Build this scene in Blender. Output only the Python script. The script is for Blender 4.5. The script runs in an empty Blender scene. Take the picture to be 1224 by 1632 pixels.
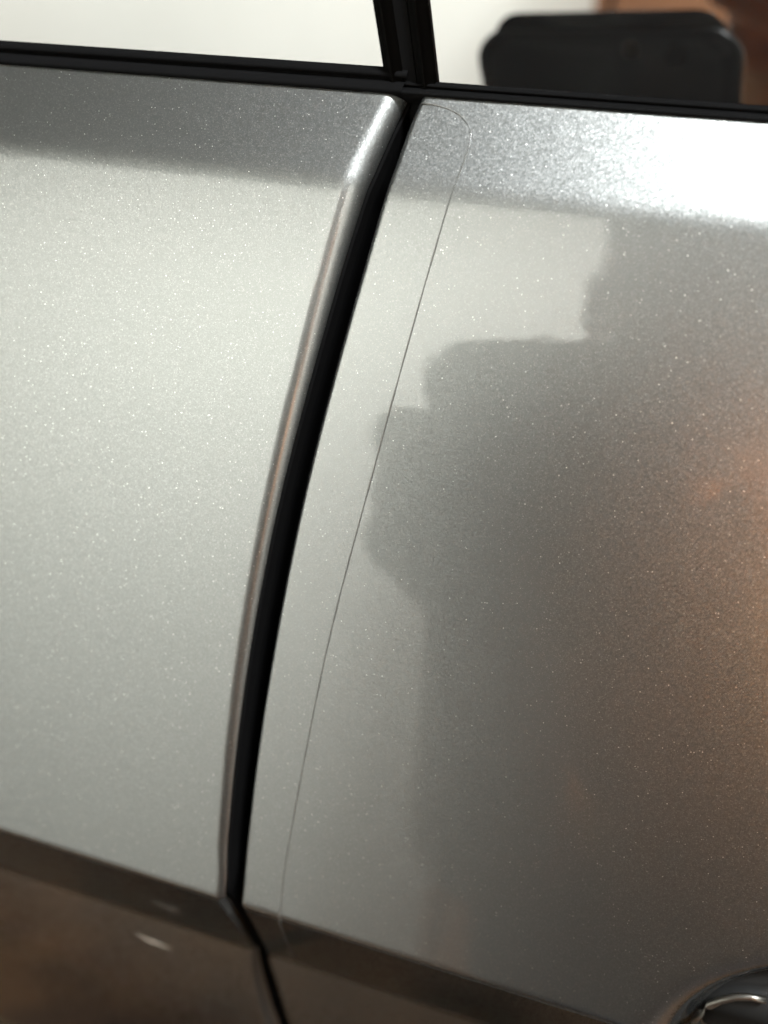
import bpy, bmesh, math, random
import numpy as np
from mathutils import Vector, Matrix

random.seed(7)
R = math.radians
SC = bpy.context.scene
COL = SC.collection

# ------------------------------------------------------------------ camera
# the phone that took the picture: lens 13 cm from the side glass, looking down along the door
FPX = 1358.0                        # focal length in photograph pixels (1224 x 1632)
TUMBLE = R(16)                      # the side glass leans inwards by this much
D_GLASS = 0.1317                    # lens to glass along the glass normal
CAM = np.array((0.0, 0.0, 1.08))
def unit(v):
    v = np.array(v, float); return v/np.linalg.norm(v)
d_c = unit(((1075-612)/FPX, (72-816)/FPX, 1.0))       # towards the glass, in camera axes (right, down, forward)
b_c = np.array((1.0, .192, -.236)); b_c = unit(b_c-d_c*b_c.dot(d_c))   # along the car, towards its nose
u_c = np.cross(b_c, d_c)                              # up the glass
n_c = -d_c
Zc = u_c*math.cos(TUMBLE)+n_c*math.sin(TUMBLE)        # plumb up
Oc = n_c*math.cos(TUMBLE)-u_c*math.sin(TUMBLE)        # level, out of the car
RW = np.array((b_c, -Oc, Zc))                         # camera axes -> world axes (x nose, y into car, z up)
def c2w(v): return RW @ np.array(v, float)

cam = bpy.data.cameras.new('camera'); co = bpy.data.objects.new('camera', cam); COL.objects.link(co)
right, up, back = c2w((1,0,0)), c2w((0,-1,0)), c2w((0,0,-1))
CM = Matrix(((right[0],up[0],back[0],CAM[0]),(right[1],up[1],back[1],CAM[1]),(right[2],up[2],back[2],CAM[2]),(0,0,0,1)))
co.matrix_world = CM
cam.sensor_fit = 'VERTICAL'; cam.sensor_height = 24.0; cam.lens = 24.0*FPX/1632
cam.clip_start = .002; cam.clip_end = 100
cam.dof.use_dof = True; cam.dof.focus_distance = .125; cam.dof.aperture_fstop = 6.5
SC.camera = co

# ------------------------------------------------------------------ world, exposure
W = bpy.data.worlds.new('World'); SC.world = W; W.use_nodes = True
W.node_tree.nodes['Background'].inputs[0].default_value = (.55,.5,.45,1)
W.node_tree.nodes['Background'].inputs[1].default_value = .02
SC.view_settings.view_transform = 'Standard'; SC.view_settings.look = 'None'
SC.view_settings.exposure = -.05; SC.view_settings.gamma = 1.0
SC.cycles.max_bounces = 8; SC.cycles.glossy_bounces = 6; SC.cycles.diffuse_bounces = 4
SC.cycles.caustics_reflective = False; SC.cycles.caustics_refractive = False
SC.cycles.sample_clamp_indirect = 6.0
SC.cycles.use_denoising = True

LAMP_RADIANCE = 600.0
WASH_POWER = 400.0
SPOT_POWER = 180.0

# ------------------------------------------------------------------ materials
def mat(name, color=(.5,.5,.5), rough=.5, metal=0.0, ior=1.5, coat=0.0, emit=None, strength=0.0):
    m = bpy.data.materials.new(name); m.use_nodes = True
    p = m.node_tree.nodes['Principled BSDF']; i = p.inputs
    i['Base Color'].default_value = (*color,1); i['Roughness'].default_value = rough
    i['Metallic'].default_value = metal; i['IOR'].default_value = ior
    i['Coat Weight'].default_value = coat
    if emit:
        i['Emission Color'].default_value = (*emit,1); i['Emission Strength'].default_value = strength
    return m
def N(m, kind, **kw):
    n = m.node_tree.nodes.new(kind)
    for k, v in kw.items(): setattr(n, k, v)
    return n
def L(m, a, b): m.node_tree.links.new(a, b)
def pr(m): return m.node_tree.nodes['Principled BSDF']

def ramp(m, fac, stops):
    r = N(m, 'ShaderNodeValToRGB'); e = r.color_ramp.elements
    while len(e) < len(stops): e.new(.5)
    for k, (pos, c) in enumerate(stops): e[k].position = pos; e[k].color = (*c,1)
    L(m, fac, r.inputs[0]); return r.outputs[0]

def paint_material():
    m = mat('silver_metallic_paint', (.1,.1,.1), .40, 1.0)
    p = pr(m)
    p.inputs['Specular Tint'].default_value = (.0,.0,.0,1)
    p.inputs['Coat Weight'].default_value = .56; p.inputs['Coat IOR'].default_value = 1.5
    p.inputs['Coat Roughness'].default_value = .012
    tc = N(m, 'ShaderNodeTexCoord'); geo = N(m, 'ShaderNodeNewGeometry')
    # fine flakes: every cell is a flake with a tilt of its own
    vo = N(m, 'ShaderNodeTexVoronoi'); vo.inputs['Scale'].default_value = 8500
    vo2 = N(m, 'ShaderNodeTexVoronoi'); vo2.inputs['Scale'].default_value = 4200
    for v in (vo, vo2): L(m, tc.outputs['Object'], v.inputs['Vector'])
    def tilt(v, k):
        s = N(m, 'ShaderNodeVectorMath', operation='SUBTRACT'); L(m, v.outputs['Color'], s.inputs[0]); s.inputs[1].default_value = (.5,.5,.5)
        q = N(m, 'ShaderNodeVectorMath', operation='SCALE'); L(m, s.outputs[0], q.inputs[0]); q.inputs['Scale'].default_value = k
        return q.outputs[0]
    a = N(m, 'ShaderNodeVectorMath', operation='ADD'); L(m, tilt(vo, .11), a.inputs[0]); L(m, tilt(vo2, .045), a.inputs[1])
    b = N(m, 'ShaderNodeVectorMath', operation='ADD'); L(m, geo.outputs['Normal'], b.inputs[0]); L(m, a.outputs[0], b.inputs[1])
    c = N(m, 'ShaderNodeVectorMath', operation='NORMALIZE'); L(m, b.outputs[0], c.inputs[0])
    L(m, c.outputs[0], p.inputs['Normal'])
    # the clear coat lies smooth over the flakes, with a little orange peel
    no = N(m, 'ShaderNodeTexNoise'); no.inputs['Scale'].default_value = 190; no.inputs['Detail'].default_value = 2
    L(m, tc.outputs['Object'], no.inputs['Vector'])
    bu = N(m, 'ShaderNodeBump'); bu.inputs['Strength'].default_value = .035; bu.inputs['Distance'].default_value = .0006
    L(m, no.outputs[0], bu.inputs['Height']); L(m, bu.outputs[0], p.inputs['Coat Normal'])
    # flake brightness: most are dull grey, a few catch the light
    sx = N(m, 'ShaderNodeSeparateColor'); L(m, vo2.outputs['Color'], sx.inputs[0])
    sy = N(m, 'ShaderNodeSeparateColor'); L(m, vo.outputs['Color'], sy.inputs[0])
    c1 = ramp(m, sy.outputs[0], [(0,(.098,.102,.101)),(.7,(.11,.114,.113)),(.95,(.13,.134,.133)),(1,(.178,.182,.18))])
    c2 = ramp(m, sx.outputs[1], [(0,(0,0,0)),(.978,(0,0,0)),(.988,(.18,.183,.18)),(1,(.46,.46,.45))])
    d2 = N(m, 'ShaderNodeMath', operation='LESS_THAN'); L(m, vo2.outputs['Distance'], d2.inputs[0]); d2.inputs[1].default_value = .33
    cm = N(m, 'ShaderNodeMix', data_type='RGBA', blend_type='ADD'); 
    L(m, d2.outputs[0], cm.inputs[0]); L(m, c1, cm.inputs[6]); L(m, c2, cm.inputs[7])
    L(m, cm.outputs[2], p.inputs['Base Color'])
    return m
M = {}
M['paint'] = paint_material()
M['glass'] = mat('tinted_glass', (.004,.004,.004), .0, 0, 2.2)
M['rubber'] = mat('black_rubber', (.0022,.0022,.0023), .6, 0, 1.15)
M['gloss_black'] = mat('black_trim', (.003,.003,.003), .5, 0, 1.2)
M['jamb'] = mat('jamb_black', (.002,.002,.002), .7, 0, 1.3)
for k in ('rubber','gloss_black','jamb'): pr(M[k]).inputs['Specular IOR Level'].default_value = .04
M['chrome'] = mat('satin_chrome', (.09,.086,.078), .4, 1.0)
M['cup_black'] = mat('handle_and_cup_black', (.006,.006,.006), .65, 0, 1.3); pr(M['cup_black']).inputs['Specular IOR Level'].default_value = .15  # near-black; inside the cup it replaces a dark reflection
M['dark_plastic'] = mat('dark_plastic', (.01,.01,.011), .4)
M['film'] = paint_material(); M['film'].name = 'paint_under_clear_film'
M['film_edge'] = mat('film_edge', (.05,.05,.047), .22, 0, 1.5)
def noisy(name, c1, c2, scale, rough, bump=0.0, detail=6):
    m = mat(name, c1, rough); tc = N(m, 'ShaderNodeTexCoord')
    no = N(m, 'ShaderNodeTexNoise'); no.inputs['Scale'].default_value = scale; no.inputs['Detail'].default_value = detail
    L(m, tc.outputs['Object'], no.inputs['Vector'])
    L(m, ramp(m, no.outputs[0], [(.35,c1),(.65,c2)]), pr(m).inputs['Base Color'])
    if bump:
        bu = N(m, 'ShaderNodeBump'); bu.inputs['Strength'].default_value = bump; bu.inputs['Distance'].default_value = .004
        L(m, no.outputs[0], bu.inputs['Height']); L(m, bu.outputs[0], pr(m).inputs['Normal'])
    return m
M['wall'] = noisy('painted_wall', (.785,.80,.76), (.825,.84,.80), 3.0, .9, .05)
M['mat_brown'] = noisy('brown_mat', (.085,.040,.014), (.16,.078,.028), 9, .95, .2)
M['mat_border'] = noisy('mat_border', (.07,.045,.016), (.1,.066,.025), 30, .9)
M['wood'] = noisy('orange_wood', (.20,.075,.022), (.28,.112,.036), 4, .55)
M['brass'] = mat('dull_brass', (.3,.2,.08), .4, 1.0)
M['ceiling'] = noisy('ceiling_boards', (.16,.15,.14), (.2,.19,.17), 2.0, .95)
M['floor'] = noisy('brown_floor', (.010,.008,.006), (.02,.016,.012), 1.6, .6, .1)
M['lamp'] = mat('lamp_diffuser', (.8,.8,.8), .5, emit=(.97,1,1), strength=LAMP_RADIANCE)
M['lamp_housing'] = mat('lamp_housing', (.7,.7,.7), .5)
M['added_housing_grey'] = mat('added_housing_grey', (.2,.2,.2), .6)
M['case'] = mat('phone_case', (.05,.055,.054), .3)
M['case_rim'] = mat('phone_case_rim', (.008,.008,.009), .35)
M['lens'] = mat('lens_glass', (.002,.002,.003), .03)
M['flash'] = mat('flash_window', (.55,.5,.4), .3)

M['painted_glint'] = mat('glint_pale', (.65,.6,.53), .6)  # pale tone painted in place of a reflected light streak
M['skin'] = noisy('skin', (.66,.30,.12), (.72,.34,.15), 30, .5)
M['shirt'] = noisy('brown_shirt', (.62,.38,.19), (.7,.45,.24), 60, .9)
M['trousers'] = noisy('dark_trousers', (.02,.022,.028), (.03,.032,.04), 80, .9)
M['shoe'] = mat('shoe_leather', (.02,.015,.012), .5)
M['hair'] = noisy('dark_hair', (.008,.006,.005), (.02,.014,.01), 120, .55)
M['eye'] = mat('eye', (.5,.48,.45), .15)

# ------------------------------------------------------------------ mesh helpers
def obj(name, me_or_bm, material=None, parent=None, smooth=True):
    if isinstance(me_or_bm, bmesh.types.BMesh):
        me = bpy.data.meshes.new(name); bmesh.ops.recalc_face_normals(me_or_bm, faces=me_or_bm.faces[:]); me_or_bm.to_mesh(me); me_or_bm.free()
    else: me = me_or_bm
    if material: me.materials.append(M[material])
    if smooth:
        for p in me.polygons: p.use_smooth = True
    o = bpy.data.objects.new(name, me); COL.objects.link(o)
    if parent: o.parent = parent
    return o
def empty(name, loc=(0,0,0)):
    o = bpy.data.objects.new(name, None); COL.objects.link(o); o.location = loc; o.empty_display_size = .05; return o
def tag(o, label=None, cat=None, group=None, kind=None):
    if label: o['label'] = label
    if cat: o['category'] = cat
    if group: o['group'] = group
    if kind: o['kind'] = kind
    return o
def grid(name, P, material, parent=None, flip=False):
    """P: array rows x cols x 3"""
    nr, nc = P.shape[:2]
    idx = np.arange(nr*nc).reshape(nr, nc)
    f = np.stack((idx[:-1,:-1], idx[:-1,1:], idx[1:,1:], idx[1:,:-1]), -1).reshape(-1,4)
    if flip: f = f[:, ::-1]
    me = bpy.data.meshes.new(name); me.from_pydata(P.reshape(-1,3).tolist(), [], f.tolist()); me.update()
    return obj(name, me, material, parent)
def box(bm, c, s, m=None):
    r = bmesh.ops.create_cube(bm, size=1.0)['verts']
    for v in r:
        v.co = Vector((v.co.x*s[0], v.co.y*s[1], v.co.z*s[2]))
        if m is not None: v.co = m @ v.co
        v.co += Vector(c)
    return r
def tube(bm, pts, rad, n=8, flat=None):
    """sweep a circle along pts (world); rad number or list; flat=(normal list, k) squashes along normals"""
    pts = [Vector(p) for p in pts]; rings = []
    for k, p in enumerate(pts):
        t = (pts[min(k+1,len(pts)-1)]-pts[max(k-1,0)]).normalized()
        a = Vector(flat[0][k]) if flat else (Vector((0,0,1)) if abs(t.z) < .9 else Vector((1,0,0)))
        e1 = (a-t*a.dot(t)).normalized(); e2 = t.cross(e1)
        r = rad[k] if hasattr(rad,'__len__') else rad
        kk = flat[1] if flat else 1.0
        rings.append([bm.verts.new(p+e1*r*kk*math.cos(2*math.pi*j/n)+e2*r*math.sin(2*math.pi*j/n)) for j in range(n)])
    for k in range(len(rings)-1):
        for j in range(n):
            bm.faces.new((rings[k][j], rings[k][(j+1)%n], rings[k+1][(j+1)%n], rings[k+1][j]))
    bm.faces.new(rings[0]); bm.faces.new(rings[-1])

# ------------------------------------------------------------------ door section (in the plane across the car)
def ray(px, py):
    return c2w(unit(((px-612)/FPX, (py-816)/FPX, 1.0)))
def angle(px, py):
    r = ray(px, py); return math.atan2(-r[2], r[1])          # degrees below level, looking into the car
A0 = angle(979, 575); D0 = .1205                             # where the door faces the lens squarely
E_TOP, E_BOT = 0.0, 0.0
A_STRIP, A_CREASE, A_TOP = angle(500, 312), angle(200, 1374), angle(300, 128)
E_STRIP = R(49)
def e_main(s): return A0 - R(1)*0 - R(75)*s                  # gentle convex curve
STEP = .0005
def walk(p, s, efun, sign, stop):
    out = []
    while True:
        e = efun(s); p = p + sign*STEP*np.array((-math.sin(e), -math.cos(e))); s += sign*STEP   # (y, z), y into the car
        out.append((s, p[0], p[1], e))
        if stop(p, s): return out
pa = D0*np.array((math.cos(A0), -math.sin(A0)))
dn = walk(pa, 0.0, e_main, 1, lambda p, s: math.atan2(-p[1], p[0]) >= A_CREASE)
upw = walk(pa, 0.0, e_main, -1, lambda p, s: math.atan2(-p[1], p[0]) <= A_STRIP)
s_b = upw[-1][0]; s_c = dn[-1][0]
def e_strip(s):
    k = min(1, max(0, (s_b-s)/.004)); k = k*k*(3-2*k)
    return e_main(s)*(1-k)+E_STRIP*k
upw2 = walk(np.array(upw[-1][1:3]), s_b, e_strip, -1, lambda p, s: math.atan2(-p[1], p[0]) <= A_TOP)
s_t = upw2[-1][0]
def e_top(s):
    k = min(1, (s_t-s)/.0022); return e_strip(s)*(1-k)+R(170)*k
upw3 = walk(np.array(upw2[-1][1:3]), s_t, e_top, -1, lambda p, s: s < s_t-.008)
CR = .0032
E_SC0, E_SC1 = R(-8), R(12)                                  # undercut band below the crease, then the lower door
A_BAND = angle(200, 1444)
def ease(k): k = min(1, max(0, k)); return k*k*(3-2*k)
def e_band(s): k = ease((s-s_c)/CR); return e_main(s_c)*(1-k)+E_SC0*k
dn2 = walk(np.array(dn[-1][1:3]), s_c, e_band, 1, lambda p, s: math.atan2(-p[1], p[0]) >= A_BAND)
s_d = dn2[-1][0]
def e_low(s):
    q = s-s_d; k = ease(q/.002); return E_SC0*(1-k)+k*E_SC1*max(-.6, 1-max(0, q-.03)/.2)
dn2 += walk(np.array(dn2[-1][1:3]), s_d, e_low, 1, lambda p, s: p[1] < -.72)
SEC = upw3[::-1]+upw2[::-1]+upw[::-1]+[(0.0, pa[0], pa[1], A0)]+dn+dn2
SEC = np.array(SEC)
SEC_S, SEC_Y, SEC_Z, SEC_E = SEC.T
SEC_A = np.arctan2(-SEC_Z, SEC_Y); SEC_R = np.hypot(SEC_Y, SEC_Z)
kern = np.ones(11)/11
SEC_ES = np.convolve(np.pad(np.where(SEC_S < s_t, E_STRIP, SEC_E), 5, mode='edge'), kern, 'valid')      # smoothed, for hems
def sec(s):
    return np.array((np.interp(s, SEC_S, SEC_Y), np.interp(s, SEC_S, SEC_Z)))
def nrm(s, smooth=False):
    e = np.interp(s, SEC_S, SEC_ES if smooth else SEC_E); return np.array((-math.cos(e), math.sin(e)))
vis = slice(int(np.searchsorted(SEC_S, s_t-.002)), int(np.searchsorted(SEC_S, s_c+.12)))
def pix(px, py):
    """a point of the photograph laid on the door skin: (x along the car, s down the section)"""
    r = ray(px, py); a = math.atan2(-r[2], r[1])
    s = float(np.interp(a, SEC_A[vis], SEC_S[vis])); rad = float(np.interp(a, SEC_A[vis], SEC_R[vis]))
    return rad*r[0]/math.hypot(r[1], r[2]), s
def P3(x, s, h=0.0, smooth=False):
    q = sec(s)+nrm(s, smooth)*h
    return np.array((x, q[0], q[1]))+CAM
print('SEC strip s', s_t, s_b, 'crease', s_c, 'A0', math.degrees(A0), 'angles', [round(math.degrees(a),1) for a in (A_TOP, A_STRIP, A_CREASE, angle(612,1632))])
def reflect_dir(px, py):
    x, s = pix(px, py); n2 = nrm(s); n = np.array((0, n2[0], n2[1])); r = ray(px, py)
    return r-2*r.dot(n)*n, P3(x, s)
for q in ((1230,275),(300,200),(580,225),(100,400),(100,1200),(650,1000),(860,400),(1150,950),(690,530),(100,1500)):
    d, p = reflect_dir(*q); print('REFL', q, 'dir', d.round(3), 'elev', round(math.degrees(math.asin(d[2])),1))

def curve(pixels, below):
    """x of a line on the skin as a function of s, carried on straight below the picture"""
    q = sorted((pix(*p)[::-1] for p in pixels))
    s = np.array([a for a, b in q]); x = np.array([b for a, b in q])
    s = np.append(s, (s[-1]+.06, s[-1]+.6)); x = np.append(x, (x[-1]+below*.06, x[-1]+below*.06+.02))
    s = np.insert(s, 0, s[0]-.012); x = np.insert(x, 0, x[0]+(x[1]-x[0])/(s[2]-s[1]+1e-9)*-.012 if False else x[0]+.003)
    ss = np.linspace(s[0], s[-1], 1600); xx = np.interp(ss, s, x)
    def sm(k): return np.convolve(np.pad(xx, k//2, mode='edge'), np.ones(k)/k, 'valid')
    fine = sm(9); wide = sm(45); wide = np.convolve(np.pad(wide, 15, mode='edge'), np.ones(31)/31, 'valid')
    near = np.minimum.reduce([np.abs(ss-q) for q in (s_t, s_c, s_d)]); wgt = np.clip((near-.006)/.012, 0, 1)
    xx = fine*(1-wgt)+wide*wgt
    xx = np.convolve(np.pad(xx, 4, mode='edge'), np.ones(9)/9, 'valid')
    return lambda t: np.interp(t, ss, xx)
PX_R = [(660,178),(640,230),(617,300),(600,348),(578,430),(553,515),(530,600),(507,690),(486,770),(465,870),(446,970),(430,1060),(415,1150),(401,1260),(391,1350),(385,1425),(400,1470),(425,1530),(445,1590),(457,1632)]
PX_L = [(604,165),(565,235),(530,300),(511,380),(494,455),(472,550),(449,640),(430,720),(410,820),(393,910),(376,1010),(362,1120),(350,1250),(343,1340),(346,1396),(368,1470),(398,1550),(418,1632)]
xr = curve(PX_R, .25); xl = curve(PX_L, .25)

# ------------------------------------------------------------------ the room seen in the reflections
WALL_Y, CEIL_Z = -1.55, 2.95
bm = bmesh.new(); box(bm, (0,-.2,-.05), (9,9,.1)); tag(obj('floor', bm, 'floor', smooth=False), kind='structure')
bm = bmesh.new(); box(bm, (0,WALL_Y-.06,CEIL_Z/2), (9,.12,CEIL_Z-.004)); w = tag(obj('wall', bm, 'wall', smooth=False), kind='structure')
bm = bmesh.new(); box(bm, (0,-.2,CEIL_Z+.05), (9,9,.1)); tag(obj('ceiling', bm, 'ceiling', smooth=False), kind='structure')

# brown runner on the floor between the car and the wall
bm = bmesh.new(); box(bm, (0,-.72,.006), (5.0,.98,.012)); bmesh.ops.bevel(bm, geom=bm.edges[:], offset=.003, segments=2, affect='EDGES')
rug = tag(obj('floor_mat', bm, 'mat_brown'), 'brown floor mat beside the car, mirrored in the lower rear door', 'mat')
for y in (-.27, -1.17):
    bm = bmesh.new(); box(bm, (0,y,.0135), (5.0,.035,.003)); obj('border', bm, 'mat_border', rug, False)

d, p = reflect_dir(1290, 262)
t = (CEIL_Z-.06-p[2])/d[2]; LAMP = p+d*t
lt = empty('ceiling_light', (LAMP[0]+.32, LAMP[1]+.36, CEIL_Z))
tag(lt, 'white ceiling lamp whose soft glow shows on the front door shoulder', 'ceiling light')
bm = bmesh.new(); bmesh.ops.create_cone(bm, cap_ends=True, segments=40, radius1=.21, radius2=.22, depth=.05, matrix=Matrix.Translation((0,0,-.027))); obj('lamp_housing', bm, 'lamp_housing', lt, False)
bm = bmesh.new(); bmesh.ops.create_uvsphere(bm, u_segments=32, v_segments=16, radius=.2)
for v in bm.verts: v.co.z = v.co.z*.3 if v.co.z < 0 else v.co.z*.02
bmesh.ops.translate(bm, verts=bm.verts[:], vec=(0,0,-.053)); obj('diffuser', bm, 'lamp', lt)

# wooden cabinet put in behind the person, unseen, to tint reflections warm
cab = empty('added_cabinet', (.43, WALL_Y+.22, 0))
tag(cab, 'unseen reddish brown wooden cabinet against the pale wall, behind the person', 'added_cabinet')
CW, CDP, CHT = 1.1, .42, 1.85
bm = bmesh.new()
for c, q in (((-CW/2+.01,0,CHT/2),(.02,CDP,CHT)),((CW/2-.01,0,CHT/2),(.02,CDP,CHT)),((0,0,CHT-.011),(CW-.042,CDP,.022)),((0,0,.05),(CW-.042,CDP-.03,.1)),((0,-CDP/2+.008,CHT/2),(CW-.042,.012,CHT-.05))): box(bm, c, q)
obj('carcass', bm, 'wood', cab, False)
for k in range(2):
    w = (CW-.05)/2; x = -CW/2+.025+w*(k+.5)
    bm = bmesh.new(); box(bm, (x, CDP/2+.011, CHT/2+.045), (w-.006, .02, CHT-.12)); bmesh.ops.bevel(bm, geom=bm.edges[:], offset=.003, segments=2, affect='EDGES')
    dr = obj('door', bm, 'wood', cab, False)
    bm = bmesh.new(); hx_ = x+(w/2-.05)*(1 if k%2 == 0 else -1); tube(bm, [(hx_,CDP/2+.022,1.0),(hx_,CDP/2+.045,1.01),(hx_,CDP/2+.045,1.15),(hx_,CDP/2+.022,1.16)], .006, 8); obj('knob', bm, 'chrome', dr)

# unseen lamp on a stand, added to light the person warmly
gl = empty('added_warm_lamp', (.80, -.15, 0))
tag(gl, 'unseen lamp with a dark cone shade, added for warm light on the person', 'floor lamp')
AIM = Vector((.15, -.36, 1.17)); HD = Vector((0,0,1.16)); ax = (AIM-(Vector(gl.location)+HD)).normalized()
bm = bmesh.new(); bmesh.ops.create_cone(bm, cap_ends=True, segments=36, radius1=.075, radius2=.068, depth=.025, matrix=Matrix.Translation((0,0,.0125))); obj('base', bm, 'brass', gl, False)
bm = bmesh.new(); tube(bm, [(.05,.03,.025),(.05,.03,.6),(.05,.03,1.12),tuple(HD-ax*.07)], .009, 12); obj('pole', bm, 'brass', gl)
q = ax.to_track_quat('Z','Y').to_matrix()
def ringpt(r, z, k): return HD+q@Vector((r*math.cos(2*math.pi*k/32), r*math.sin(2*math.pi*k/32), z))
bm = bmesh.new(); prof = [(.004,-.075),(.03,-.07),(.045,-.02),(.075,.10),(.073,.10),(.042,-.018),(.026,-.062),(.004,-.066)]
rings = [[bm.verts.new(ringpt(r, z, k)) for k in range(32)] for r, z in prof]
for A, B in zip(rings, rings[1:]):
    for k in range(32): bm.faces.new((A[k], A[(k+1)%32], B[(k+1)%32], B[k]))
obj('lamp_shade', bm, 'shoe', gl)
sl = bpy.data.lights.new('warm_fill_spot', 'SPOT'); sl.energy = SPOT_POWER; sl.color = (1,.64,.30); sl.spot_size = R(40); sl.spot_blend = .8; sl.shadow_soft_size = .025
so = bpy.data.objects.new('warm_fill_spot', sl); COL.objects.link(so); so.parent = gl; so.location = HD+ax*.03; so.rotation_euler = ax.to_track_quat('-Z','Y').to_euler()

# unseen strip lamp, added under the ceiling to brighten the wall
wl = empty('added_wall_wash', (0, WALL_Y+1.1, CEIL_Z))
tag(wl, 'unseen grey strip lamp added under the ceiling to brighten the pale wall', 'added light')
bm = bmesh.new(); box(bm, (0,.04,-.07), (4.6,.02,.14)); box(bm, (0,0,-.012), (4.6,.14,.02)); obj('lamp_housing', bm, 'added_housing_grey', wl, False)
al = bpy.data.lights.new('wall_wash_fill', 'AREA'); al.shape = 'RECTANGLE'; al.size = 4.4; al.size_y = .08; al.energy = WASH_POWER; al.color = (1,.985,.92); al.spread = R(115)
ao = bpy.data.objects.new('wall_wash_fill', al); COL.objects.link(ao); ao.parent = wl; ao.location = (0,.015,-.06)
ao.rotation_euler = Vector((0,-1.0,-1.0)).to_track_quat('-Z','Y').to_euler()

# ------------------------------------------------------------------ the car
car = empty('car', (-.1, .5, 0))
tag(car, 'silver metallic car filling the picture, two side doors meeting at a dark gap', 'car')
CARI = Matrix.Translation((.1,-.5,0))
def carpart(name, P, material, parent=None):
    o = P if isinstance(P, bpy.types.Object) else grid(name, P, material)
    o.parent = parent or car
    o.matrix_parent_inverse = (Matrix.Translation(-Vector(car.location)) if parent is None else Matrix.Identity(4))
    return o

# rows down the skin: dense where the picture looks
S = np.concatenate((np.linspace(s_t-.006, s_t+.001, 10), np.arange(s_t+.0015, s_b-.006, .0015), np.arange(s_b-.006, s_b+.002, .0005),
    np.arange(s_b+.003, s_c-.002, .0015), np.arange(s_c-.002, s_c+CR+.002, .0004), np.arange(s_c+CR+.0022, s_d+.004, .0005), np.arange(s_d+.005, s_c+.06, .0012), np.arange(s_c+.065, SEC_S[-1], .012)))

# handle cup in the front door
HX, HS = pix(1385, 1763)
HA, HB = .036, .030
print('handle centre', HX, HS, 'crease', s_c)
def cup(x, s):
    dx = max(0.0, abs(x-(HX+.07))-.07)
    r2 = (dx/HA)**2+((s-HS)/HB)**2
    if r2 >= 1: return 0.0
    k = 1-r2; return .015*k*k*k*(10-15*k+6*k*k)
def skin_front():
    rad = .0008; hem = [(0.0006, -.012), (0.0003,-.006), (0,-.002)]
    hem += [(rad*(1-math.cos(a)), rad*(math.sin(a)-1)) for a in np.linspace(0, math.pi/2, 6)]
    w = np.concatenate((np.arange(.0015,.02,.0015), np.arange(.021, .19, .0018), np.geomspace(.195, .8, 14)))
    cols = hem+[(a, 0.0) for a in w]
    P = np.zeros((len(S), len(cols), 3))
    for i, s in enumerate(S):
        x0 = float(xr(s))
        for j, (dx, h) in enumerate(cols):
            hh = h
            if h == 0.0: hh = -cup(x0+dx, s)
            P[i,j] = P3(x0+dx, s, hh, h < 0)
    return P
def skin_rear():
    cols = []
    for dx in np.concatenate((np.geomspace(.8,.2,12), np.arange(.19,.012,-.004), np.arange(.011,.0005,-.0012))): cols.append((-dx, 0.0))
    P = np.zeros((len(S), len(cols)+16, 3)); Q = np.zeros((len(S), 10, 3))
    for i, s in enumerate(S):
        x0 = float(xl(s)); gap = float(xr(s))-x0
        kk = float(np.interp(s, (s_t, s_b+.01, s_b+.05, s_c-.004, s_c+.006), (.60,.56,.49,.44,.46))); rad = kk*gap
        lim = R(float(np.interp(s, (s_t, s_b+.01, s_b+.05, s_c, s_c+.005), (68,60,52,46,62))))
        prof = cols+[(rad*math.sin(a), rad*(math.cos(a)-1)) for a in np.linspace(0, lim, 16)]
        for j, (dx, h) in enumerate(prof): P[i,j] = P3(x0+dx, s, h, h < 0)
        ex, eh = prof[-1]
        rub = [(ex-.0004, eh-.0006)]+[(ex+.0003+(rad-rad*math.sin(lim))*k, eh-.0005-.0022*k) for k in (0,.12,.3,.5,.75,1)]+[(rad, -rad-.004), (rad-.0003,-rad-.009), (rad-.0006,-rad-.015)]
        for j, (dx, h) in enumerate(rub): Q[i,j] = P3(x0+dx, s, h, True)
    return P, Q
fd = carpart('front_door', skin_front(), 'paint')
PR, QR = skin_rear()
rd = carpart('rear_door', PR, 'paint')
grid('gap_shade_strip', QR, 'rubber', rd)  # black strip put in for the shade inside the gap
fd['label'] = 'front door with clear edge film on its trailing edge and a handle cup'
rd['label'] = 'rear door with rounded leading edge catching a white highlight'
for o in (fd, rd):
    o.modifiers.new('w', 'WELD').merge_threshold = 1e-6

# black sheet over the handle cup, standing in for its dark reflection
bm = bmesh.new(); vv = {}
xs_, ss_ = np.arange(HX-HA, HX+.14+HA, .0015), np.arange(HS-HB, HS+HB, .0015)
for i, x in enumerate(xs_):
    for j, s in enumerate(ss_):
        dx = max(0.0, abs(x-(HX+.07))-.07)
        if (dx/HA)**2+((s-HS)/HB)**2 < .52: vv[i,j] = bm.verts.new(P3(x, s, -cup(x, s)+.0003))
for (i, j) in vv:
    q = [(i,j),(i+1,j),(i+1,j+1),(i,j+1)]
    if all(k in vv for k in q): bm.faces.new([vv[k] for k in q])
hcup = obj('cup_dark_reflection', bm, 'cup_black', fd)

# black jamb behind the gap
Pj = np.zeros((len(S), 2, 3))
for i, s in enumerate(S):
    for j, dx in enumerate((-.03, .03)): Pj[i,j] = P3((float(xl(s))+float(xr(s)))/2+dx, s, -.011, True)
carpart('door_jamb', Pj, 'jamb')

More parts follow.
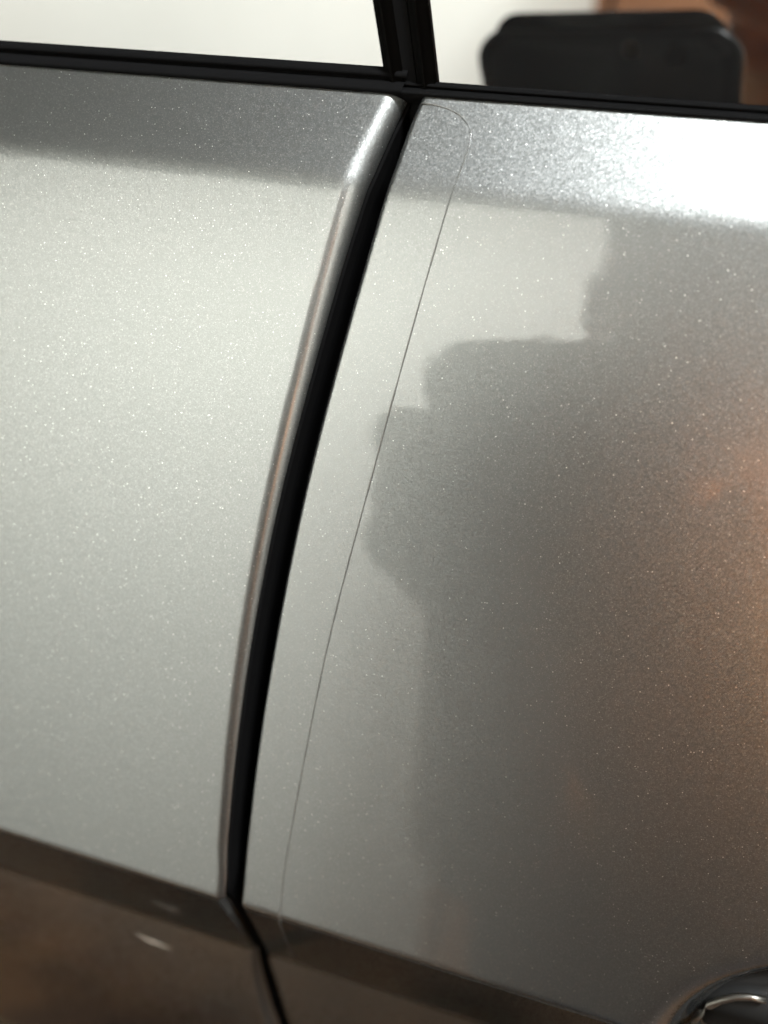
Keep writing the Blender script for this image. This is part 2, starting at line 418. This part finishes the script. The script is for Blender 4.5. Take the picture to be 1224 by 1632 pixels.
# ------------------------------------------------------------------ glass, seals, pillar
nG = c2w(n_c); uG = c2w(u_c); XW = np.array((1.0,0,0))
def gpix(px, py, h=0.0):
    """a point of the photograph on the glass plane (h metres proud of it)"""
    r = ray(px, py); t = (D_GLASS-h)/(-r.dot(nG)); return CAM+r*t
def slab(name, poly, h0, h1, material, parent=None, bevel=0.0):
    bm = bmesh.new(); f = bm.faces.new([bm.verts.new(p) for p in poly])
    ext = bmesh.ops.extrude_face_region(bm, geom=[f])
    vs = [g for g in ext['geom'] if isinstance(g, bmesh.types.BMVert)]
    for v in bm.verts: v.co += Vector(nG*h0)
    for v in vs: v.co += Vector(nG*(h1-h0))
    if bevel:
        bmesh.ops.recalc_face_normals(bm, faces=bm.faces[:])
        bmesh.ops.bevel(bm, geom=bm.edges[:], offset=bevel, segments=3, affect='EDGES')
    o = obj(name, bm, material, None, bevel > 0)
    if parent is None: carpart(name, o, material)
    else: o.parent = parent
    return o
def along(p, x): return p+XW*x
UP = .42
def child(o, parent):
    o.parent = parent; o.matrix_parent_inverse = parent.matrix_world.inverted() if False else Matrix.Translation((0,0,0)); return o

g1b = gpix(606, 106); g1t = gpix(590, 0)
def extend(a, b, L_): return a+unit(b-a)*L_
left_top = extend(g1b, g1t, UP)
g2b = gpix(697, 131); g2t = gpix(682, 0); right_top = extend(g2b, g2t, UP)
# rear window glass, front window glass (each runs down behind its seal)
dw1 = -unit(g1t-g1b)*.03; dw2 = -unit(g2t-g2b)*.03
rg = slab('window_glass', [along(g1b,-.7)+dw1, along(g1b,.0008)+dw1, along(left_top,.0008), along(left_top,-.7)], -.004, 0, 'glass', rd)
fg = slab('window_glass', [along(g2b,-.0008)+dw2, along(g2b,.7)+dw2, along(right_top,.7), along(right_top,-.0008)], -.004, 0, 'glass', fd)

# belt seals: a lipped rubber strip between glass and paint
top_r = pix(300, 128)[1]
def seal(name, gb, x0, x1, parent, ds):
    yz = sec(s_t+ds)+CAM[1:]                       # top of the paint
    y2 = sec(s_t-.005)+CAM[1:]
    g = gb[1:]
    n2, u2 = nG[1:], uG[1:]
    q = yz+nrm(s_t)*.0004
    def mid(k, h): return (g+n2*.0008)*(1-k)+q*k+n2*h
    prof = [g-u2*.012+n2*.0003, g+n2*.0003, g+n2*.0009, mid(.2,.0003), mid(.38,.0), mid(.45,-.0012), mid(.55,-.0012), mid(.62,.0), mid(.85,.0003), q, yz+nrm(s_t)*-.002]
    P = np.array([[(x, a[0], a[1]) for a in prof] for x in np.linspace(x0, x1, 24)])
    o = grid(name, P, 'rubber', None); o.parent = parent; return o
seal('belt_seal', g1b, g1b[0]-.7, g1b[0]+.0045, rd, .0)
seal('belt_seal', g2b, g2b[0]-.0045, g2b[0]+.7, fd, .0)

# black window frames either side of the gap (pillar covers)
def frame(name, a0, a1, b0, b1, h, parent):
    # a: glass side bottom/top, b: gap side bottom/top
    d1 = -unit(a1-a0)*.006
    return slab(name, [a0+d1, b0+d1, b1, a1], -.006, h, 'gloss_black', parent, .0011)
def vline(pb, pt): return extend(pb, pt, UP)
h1b, h1t = gpix(607,106,.0025), gpix(590,0,.0025); h1b, h1t = h1b-nG*.0025, h1t-nG*.0025; h1t = extend(h1b, h1t, UP)
fa0, fa1 = h1b, h1t; fb0, fb1 = along(h1b,.0027), along(h1t,.0027)
frame('window_frame', fa0, fa1, fb0, fb1, .0025, rd)
frame('window_frame', along(g2b,-.0026), along(right_top,-.0026), along(g2b,0), along(right_top,0), .0025, fd)
slab('pillar_trim', [along(h1b,.0029)+dw1*.45, along(g2b,-.0028)+dw2*.45, along(right_top,-.0028), along(h1t,.0029)], -.012, .0012, 'rubber')

# ------------------------------------------------------------------ edge film on the front door
PX_F = [(752,215),(746,243),(724,300),(707,340),(692,400),(670,480),(641,580),(616,670),(595,755),(570,840),(546,930),(525,1010),(506,1100),(489,1190),(472,1280),(458,1350),(450,1410),(447,1455),(460,1510),(476,1565),(494,1632)]
xf = curve(PX_F, .28)
s_top = pix(672, 166)[1]; s_arc = pix(752, 215)[1]
arc_px = [(672,166),(690,167),(712,173),(732,183),(745,197),(751,214)]
arc = [pix(*p) for p in arc_px]
FS = np.concatenate((np.linspace(s_top+.0002, s_arc, 14), np.arange(s_arc+.001, s_c+.05, .0012)))
arc_s = np.array([a[1] for a in arc]); arc_x = np.array([a[0] for a in arc])
def film_x(s):
    if s < s_arc: return float(np.interp(s, np.maximum.accumulate(arc_s), arc_x))
    return float(xf(s))
Pf = np.zeros((len(FS), 10, 3))
for i, s in enumerate(FS):
    a, b = float(xr(s))+.0009, film_x(s)
    for j in range(10): Pf[i,j] = P3(a+(b-a)*j/9, s, .00010)
film = grid('edge_film', Pf, 'film'); film.parent = fd
film['label'] = 'clear protective film strip along the trailing door edge'
edge_pts, edge_n = [], []
path = [(x, s) for x, s in arc]+[(film_x(s), s) for s in FS if s > s_arc+.0005]
for x, s in path:
    edge_pts.append(P3(x, s, .00008)); n2 = nrm(s); edge_n.append((0, n2[0], n2[1]))
bm = bmesh.new(); tube(bm, edge_pts, [(.0001+.00003*math.sin(k*.9)*math.sin(k*.23))*(1.0 if path[k][1] < s_c else 1.7) for k in range(len(edge_pts))], 6, (edge_n, 1.2)); e = obj('film_edge', bm, 'film_edge'); e.parent = fd

# ------------------------------------------------------------------ handle in its cup
def proj(p):
    c = RW.T @ (np.array(p)-CAM); return 612+FPX*c[0]/c[2], 816+FPX*c[1]/c[2]
H_OUT, H_HALF = -.005, .0095                                  # stand-off from the door line, half width
best = min(((abs(proj(P3(x, s_-H_HALF, H_OUT))[0]-1224)+abs(proj(P3(x, s_-H_HALF, H_OUT))[1]-1600), x, s_) for x in np.arange(.02,.09,.001) for s_ in np.arange(HS-.03, HS+.03, .001)))
hc = best[2]
hx0 = min(((abs(proj(P3(x, hc-.004, H_OUT))[0]-1105), x) for x in np.arange(0,.08,.0005)))[1]
bm = bmesh.new()
def bar_pts(h, half_s, x0, x1, n=12):
    out = []
    for k in range(n+1):
        a = math.pi*k/n+math.pi/2
        out.append((x0+half_s+half_s*math.cos(a), hc-half_s*math.sin(a)))
    return out+[(x1, hc+half_s), (x1, hc-half_s)]
ring = bar_pts(0, H_HALF, hx0, hx0+.15)
lo = [bm.verts.new(P3(x, hc, H_OUT-.012)+np.array((0, *(sec(s_)-sec(hc))))) for x, s_ in ring]
hi = [bm.verts.new(P3(x, hc, H_OUT)+np.array((0, *(sec(s_)-sec(hc))))) for x, s_ in ring]
n_ = len(ring)
for k in range(n_): bm.faces.new((lo[k], lo[(k+1)%n_], hi[(k+1)%n_], hi[k]))
bm.faces.new(hi); bm.faces.new(lo)
bmesh.ops.recalc_face_normals(bm, faces=bm.faces[:])
bmesh.ops.bevel(bm, geom=[e for e in bm.edges if all(v in hi for v in e.verts)], offset=.0018, segments=3, affect='EDGES')
hd = obj('door_handle', bm, 'cup_black'); hd.parent = fd
bm = bmesh.new()
tr = bar_pts(0, .0088, hx0+.0006, hx0+.15)
tube(bm, [P3(x, hc, H_OUT+.0004)+np.array((0, *(sec(s_)-sec(hc)))) for x, s_ in tr[::-1][1:]],   .0006, 8)
ht = obj('handle_trim', bm, 'chrome'); ht.parent = fd

# ------------------------------------------------------------------ pale mesh standing in for a reflected light streak, below the crease of the rear door
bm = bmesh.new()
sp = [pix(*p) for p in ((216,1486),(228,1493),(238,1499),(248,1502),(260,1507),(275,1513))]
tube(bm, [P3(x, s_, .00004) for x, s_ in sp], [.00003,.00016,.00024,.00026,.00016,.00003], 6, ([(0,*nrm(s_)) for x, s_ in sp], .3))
sc_ = obj('painted_glint', bm, 'painted_glint'); sc_.parent = rd

# ------------------------------------------------------------------ the phone (seen in the window glass)
ph = empty('phone'); ph.matrix_world = CM @ Matrix.Translation((0,-.0028,0))
tag(ph, 'dark slate phone in a black case, mirrored in the front window', 'phone')
def rslab(name, x0, x1, y0, y1, z0, z1, r, bev, material):
    """phone axes: x right, y down, z towards the car"""
    pts = []
    for cx, cy, a0 in ((x1-r,y0+r,-90),(x1-r,y1-r,0),(x0+r,y1-r,90),(x0+r,y0+r,180)):
        for k in range(9):
            a = R(a0+90*k/8); pts.append((cx+r*math.cos(a), cy+r*math.sin(a)))
    bm = bmesh.new()
    f = bm.faces.new([bm.verts.new((x,-y,-z0)) for x, y in pts])
    g = bmesh.ops.extrude_face_region(bm, geom=[f])['geom']
    for v in g:
        if isinstance(v, bmesh.types.BMVert): v.co.z = -z1
    bmesh.ops.recalc_face_normals(bm, faces=bm.faces[:])
    ed = [e for e in bm.edges if abs(e.verts[0].co.z-e.verts[1].co.z) < 1e-7]
    bmesh.ops.bevel(bm, geom=ed, offset=bev, segments=3, affect='EDGES')
    return obj(name, bm, material, ph)
def disc(name, x, y, r, z0, z1, material):
    bm = bmesh.new(); bmesh.ops.create_cone(bm, cap_ends=True, segments=28, radius1=r, radius2=r*.94, depth=z1-z0, matrix=Matrix.Translation((x,-y,-(z0+z1)/2))@Matrix.Rotation(math.pi,4,'X'))
    return obj(name, bm, material, ph, False)
rslab('case', -.0605, .0165, -.0042, .112, -.0072, -.0024, .009, .0014, 'case_rim')
rslab('back_panel', -.0565, .0125, -.0030, .1080, -.0045, -.0021, .008, .0006, 'case')
rslab('screen', -.0560, .0120, -.0080, .1080, -.0075, -.0070, .009, .0001, 'lens')
disc('camera_lens', 0, 0.0008, .0028, -.0023, -.0012, 'lens')
disc('flash', -.0125, -.0004, .0024, -.0023, -.0017, 'flash')

# ------------------------------------------------------------------ the person holding it (seen only as a reflection)
PM = np.array(CM)
def lp(x, y, z): return (PM @ np.array((x, -y, -z, 1.0)))[:3]     # phone axes -> world
def capsule(bm, p0, r0, p1, r1, n=14):
    p0, p1 = Vector(p0), Vector(p1); ax = p1-p0; ln = ax.length
    q = ax.to_track_quat('Z','Y').to_matrix().to_4x4()
    prof = [(r0*math.sin(a), -r0*math.cos(a)) for a in np.linspace(0, math.pi/2, 6)]+[(r1*math.cos(a), ln+r1*math.sin(a)) for a in np.linspace(0, math.pi/2, 6)]
    rings = []
    for r, z in prof:
        if r < 1e-6: rings.append([bm.verts.new(p0+q.to_3x3()@Vector((0,0,z)))])
        else: rings.append([bm.verts.new(p0+q.to_3x3()@Vector((r*math.cos(2*math.pi*j/n), r*math.sin(2*math.pi*j/n), z))) for j in range(n)])
    for A, B in zip(rings, rings[1:]):
        for j in range(n):
            a = A if len(A) == 1 else (A[j], A[(j+1)%n]); b = B if len(B) == 1 else (B[(j+1)%n], B[j])
            bm.faces.new((*a, *b))
def chain(bm, pts):
    for (p0, r0), (p1, r1) in zip(pts, pts[1:]): capsule(bm, p0, r0, p1, r1)
def ball(bm, c, sx, sy, sz, m=None):
    r = bmesh.ops.create_uvsphere(bm, u_segments=20, v_segments=14, radius=1.0)['verts']
    for v in r:
        v.co = Vector((v.co.x*sx, v.co.y*sy, v.co.z*sz))
        if m is not None: v.co = m @ v.co
        v.co += Vector(c)
def body(name, bm, material, parent, voxel, smooth=4):
    o = obj(name, bm, material, parent)
    md = o.modifiers.new('skin', 'REMESH'); md.mode = 'VOXEL'; md.voxel_size = voxel; md.use_smooth_shade = True
    sm = o.modifiers.new('smooth', 'SMOOTH'); sm.factor = .5; sm.iterations = smooth
    return o
HEAD = Vector((.060, -.20, 1.262)); CH = Vector((.13, -.43, 1.09)); PEL = Vector((.17, -.56, .82))
SHR, SHL = Vector((.32,-.48,1.10)), Vector((-.02,-.49,1.07))
ELR, ELL = Vector((.42,-.54,.83)), Vector((-.02,-.38,.86))
WRR, WRL = Vector((.43,-.42,.62)), Vector(lp(-.056,.122,-.035))
HIR, HIL = PEL+Vector((.1,0,-.02)), PEL+Vector((-.1,0,-.02))
KNR, KNL = Vector((.27,-.32,.45)), Vector((.08,-.32,.45))
ANR, ANL = Vector((.28,-.58,.09)), Vector((.06,-.58,.09))
look = (Vector(lp(-.02,.06,0))-HEAD).normalized()
hx = Vector((1,0,0)); hy = look.cross(hx).normalized(); hx = hy.cross(look).normalized(); upv = -hy if hy.z < 0 else hy
HM = Matrix((hx, look, upv)).transposed()                       # head axes: x side, y face, z crown
def hp(x, y, z): return HEAD+HM@Vector((x,y,z))
bm = bmesh.new()
ball(bm, hp(0,-.012,.025), .077, .095, .092, HM); ball(bm, hp(0,.018,-.045), .058, .066, .068, HM)
ball(bm, hp(0,.062,-.098), .024, .018, .016, HM)                                            # chin
chain(bm, [(hp(0,.088,.012),.009),(hp(0,.108,-.030),.013)])                                   # nose
chain(bm, [(hp(-.026,.079,-.066),.008),(hp(0,.087,-.064),.010),(hp(.026,.079,-.066),.008)])   # mouth
chain(bm, [(hp(-.05,.073,.026),.010),(hp(0,.086,.022),.010),(hp(.05,.073,.026),.010)])       # brow
for sgn in (-1,1): ball(bm, hp(sgn*.077,-.008,-.012), .011, .018, .030, HM)                  # ears
chain(bm, [(hp(0,-.03,-.06),.056),(CH+Vector((0,.02,.08)),.062)])                            # neck
chain(bm, [(CH+Vector((-.09,0,.02)),.075),(CH+Vector((.09,0,.02)),.075)]); chain(bm, [(CH,.115),(PEL+Vector((0,.05,.12)),.105),(PEL,.12)])
chain(bm, [(HIL,.095),(HIR,.095)])
for A, E, Wr in ((SHR,ELR,WRR),(SHL,ELL,WRL)):
    chain(bm, [(CH+Vector((0,0,.04)),.06),(A,.058),(A.lerp(E,.5),.047),(E,.042),(E.lerp(Wr,.3),.043),(Wr,.030)])
for H, K, A in ((HIR,KNR,ANR),(HIL,KNL,ANL)):
    chain(bm, [(H,.088),(K,.056),(K.lerp(A,.35),.056),(A,.036),(A+Vector((0,.16,-.05)),.032)])
# right hand: hangs relaxed at the side
hd_ = (WRR-ELR).normalized(); hs_ = Vector((0,0,1)).cross(hd_).normalized(); hn_ = hd_.cross(hs_)
for k in range(4):
    o_ = hs_*(.030-.020*k); ln = (.92,1.0,.95,.78)[k]; q = WRR+hd_*.085+o_
    chain(bm, [(WRR+hd_*.012+o_*.5,.019),(q,.0125)])
    chain(bm, [(q,.0110),(q+hd_*.036*ln+hn_*.006,.0098),(q+hd_*.058*ln+hn_*.018,.0088),(q+hd_*.070*ln+hn_*.032,.0078)])
chain(bm, [(WRR+hd_*.015+hs_*.015,.019),(WRR+hd_*.045+hs_*.045+hn_*.01,.014),(WRR+hd_*.080+hs_*.056+hn_*.022,.0105),(WRR+hd_*.104+hs_*.054+hn_*.032,.0088)])
# left hand: finger ends hooked round the left edge
for k in range(4):
    y = (.028,.0505,.069,.0865)[k]; ln = (.92,1.05,1.0,.86)[k]
    q = lp(-.079-.004*math.sin(k),y+.010,-.016)
    chain(bm, [(Vector(WRL).lerp(Vector(q),.35),.015),(q,.0115)])
    chain(bm, [(q,.0108),(lp(-.0705*ln**.3,y,.001),.0100),(lp(-.060,y-.003,.0065),.0085),(lp(-.060+.010*ln,y-.005,.0062),.0072)])
chain(bm, [(WRL,.022),(lp(-.088,.088,-.026),.018),(lp(-.070,.062,-.026),.012),(lp(-.044,.052,-.0225),.009)])
person = body('person', bm, 'skin', None, .0042, 3)
tag(person, 'person in a light brown shirt bending over the phone, mirrored in the front door', 'person')
bm = bmesh.new()
chain(bm, [(CH+Vector((-.1,0,.02)),.09),(CH+Vector((.1,0,.02)),.09)]); chain(bm, [(CH,.132),(PEL+Vector((0,.05,.12)),.125),(PEL+Vector((0,.01,.02)),.14)])
chain(bm, [(CH+Vector((0,.0,.07)),.08),(CH+Vector((0,.02,.095)),.074)])
for A, E, Wr in ((SHR,ELR,WRR),(SHL,ELL,WRL)):
    chain(bm, [(CH+Vector((0,0,.04)),.075),(A,.082),(A.lerp(E,.5),.070),(E.lerp(A,.1),.058)])
chain(bm, [(CH+Vector((-.02,.05,.10)),.07),(SHR+Vector((-.05,.01,.02)),.075)])
body('shirt', bm, 'shirt', person, .009, 6)
bm = bmesh.new()
chain(bm, [(HIL,.108),(HIR,.108)]); chain(bm, [(PEL,.134),(PEL+Vector((0,.03,.05)),.128)])
for H, K, A in ((HIR,KNR,ANR),(HIL,KNL,ANL)): chain(bm, [(H,.104),(K,.073),(K.lerp(A,.4),.074),(A+Vector((0,0,.02)),.066)])
body('trousers', bm, 'trousers', person, .009, 5)
for A in (ANR, ANL):
    bm = bmesh.new(); chain(bm, [(A+Vector((0,-.03,-.045)),.044),(A+Vector((0,.09,-.05)),.040),(A+Vector((0,.17,-.055)),.035)])
    body('shoe', bm, 'shoe', person, .008, 3)
bm = bmesh.new(); ball(bm, hp(0,-.028,.048), .085, .092, .084, HM); ball(bm, hp(0,-.055,.0), .078, .062, .085, HM)
body('hair', bm, 'hair', person, .006, 2)
for sgn in (-1,1):
    bm = bmesh.new(); ball(bm, hp(sgn*.031,.079,.004), .0125,.0105,.009, HM); obj('eye', bm, 'eye', person)
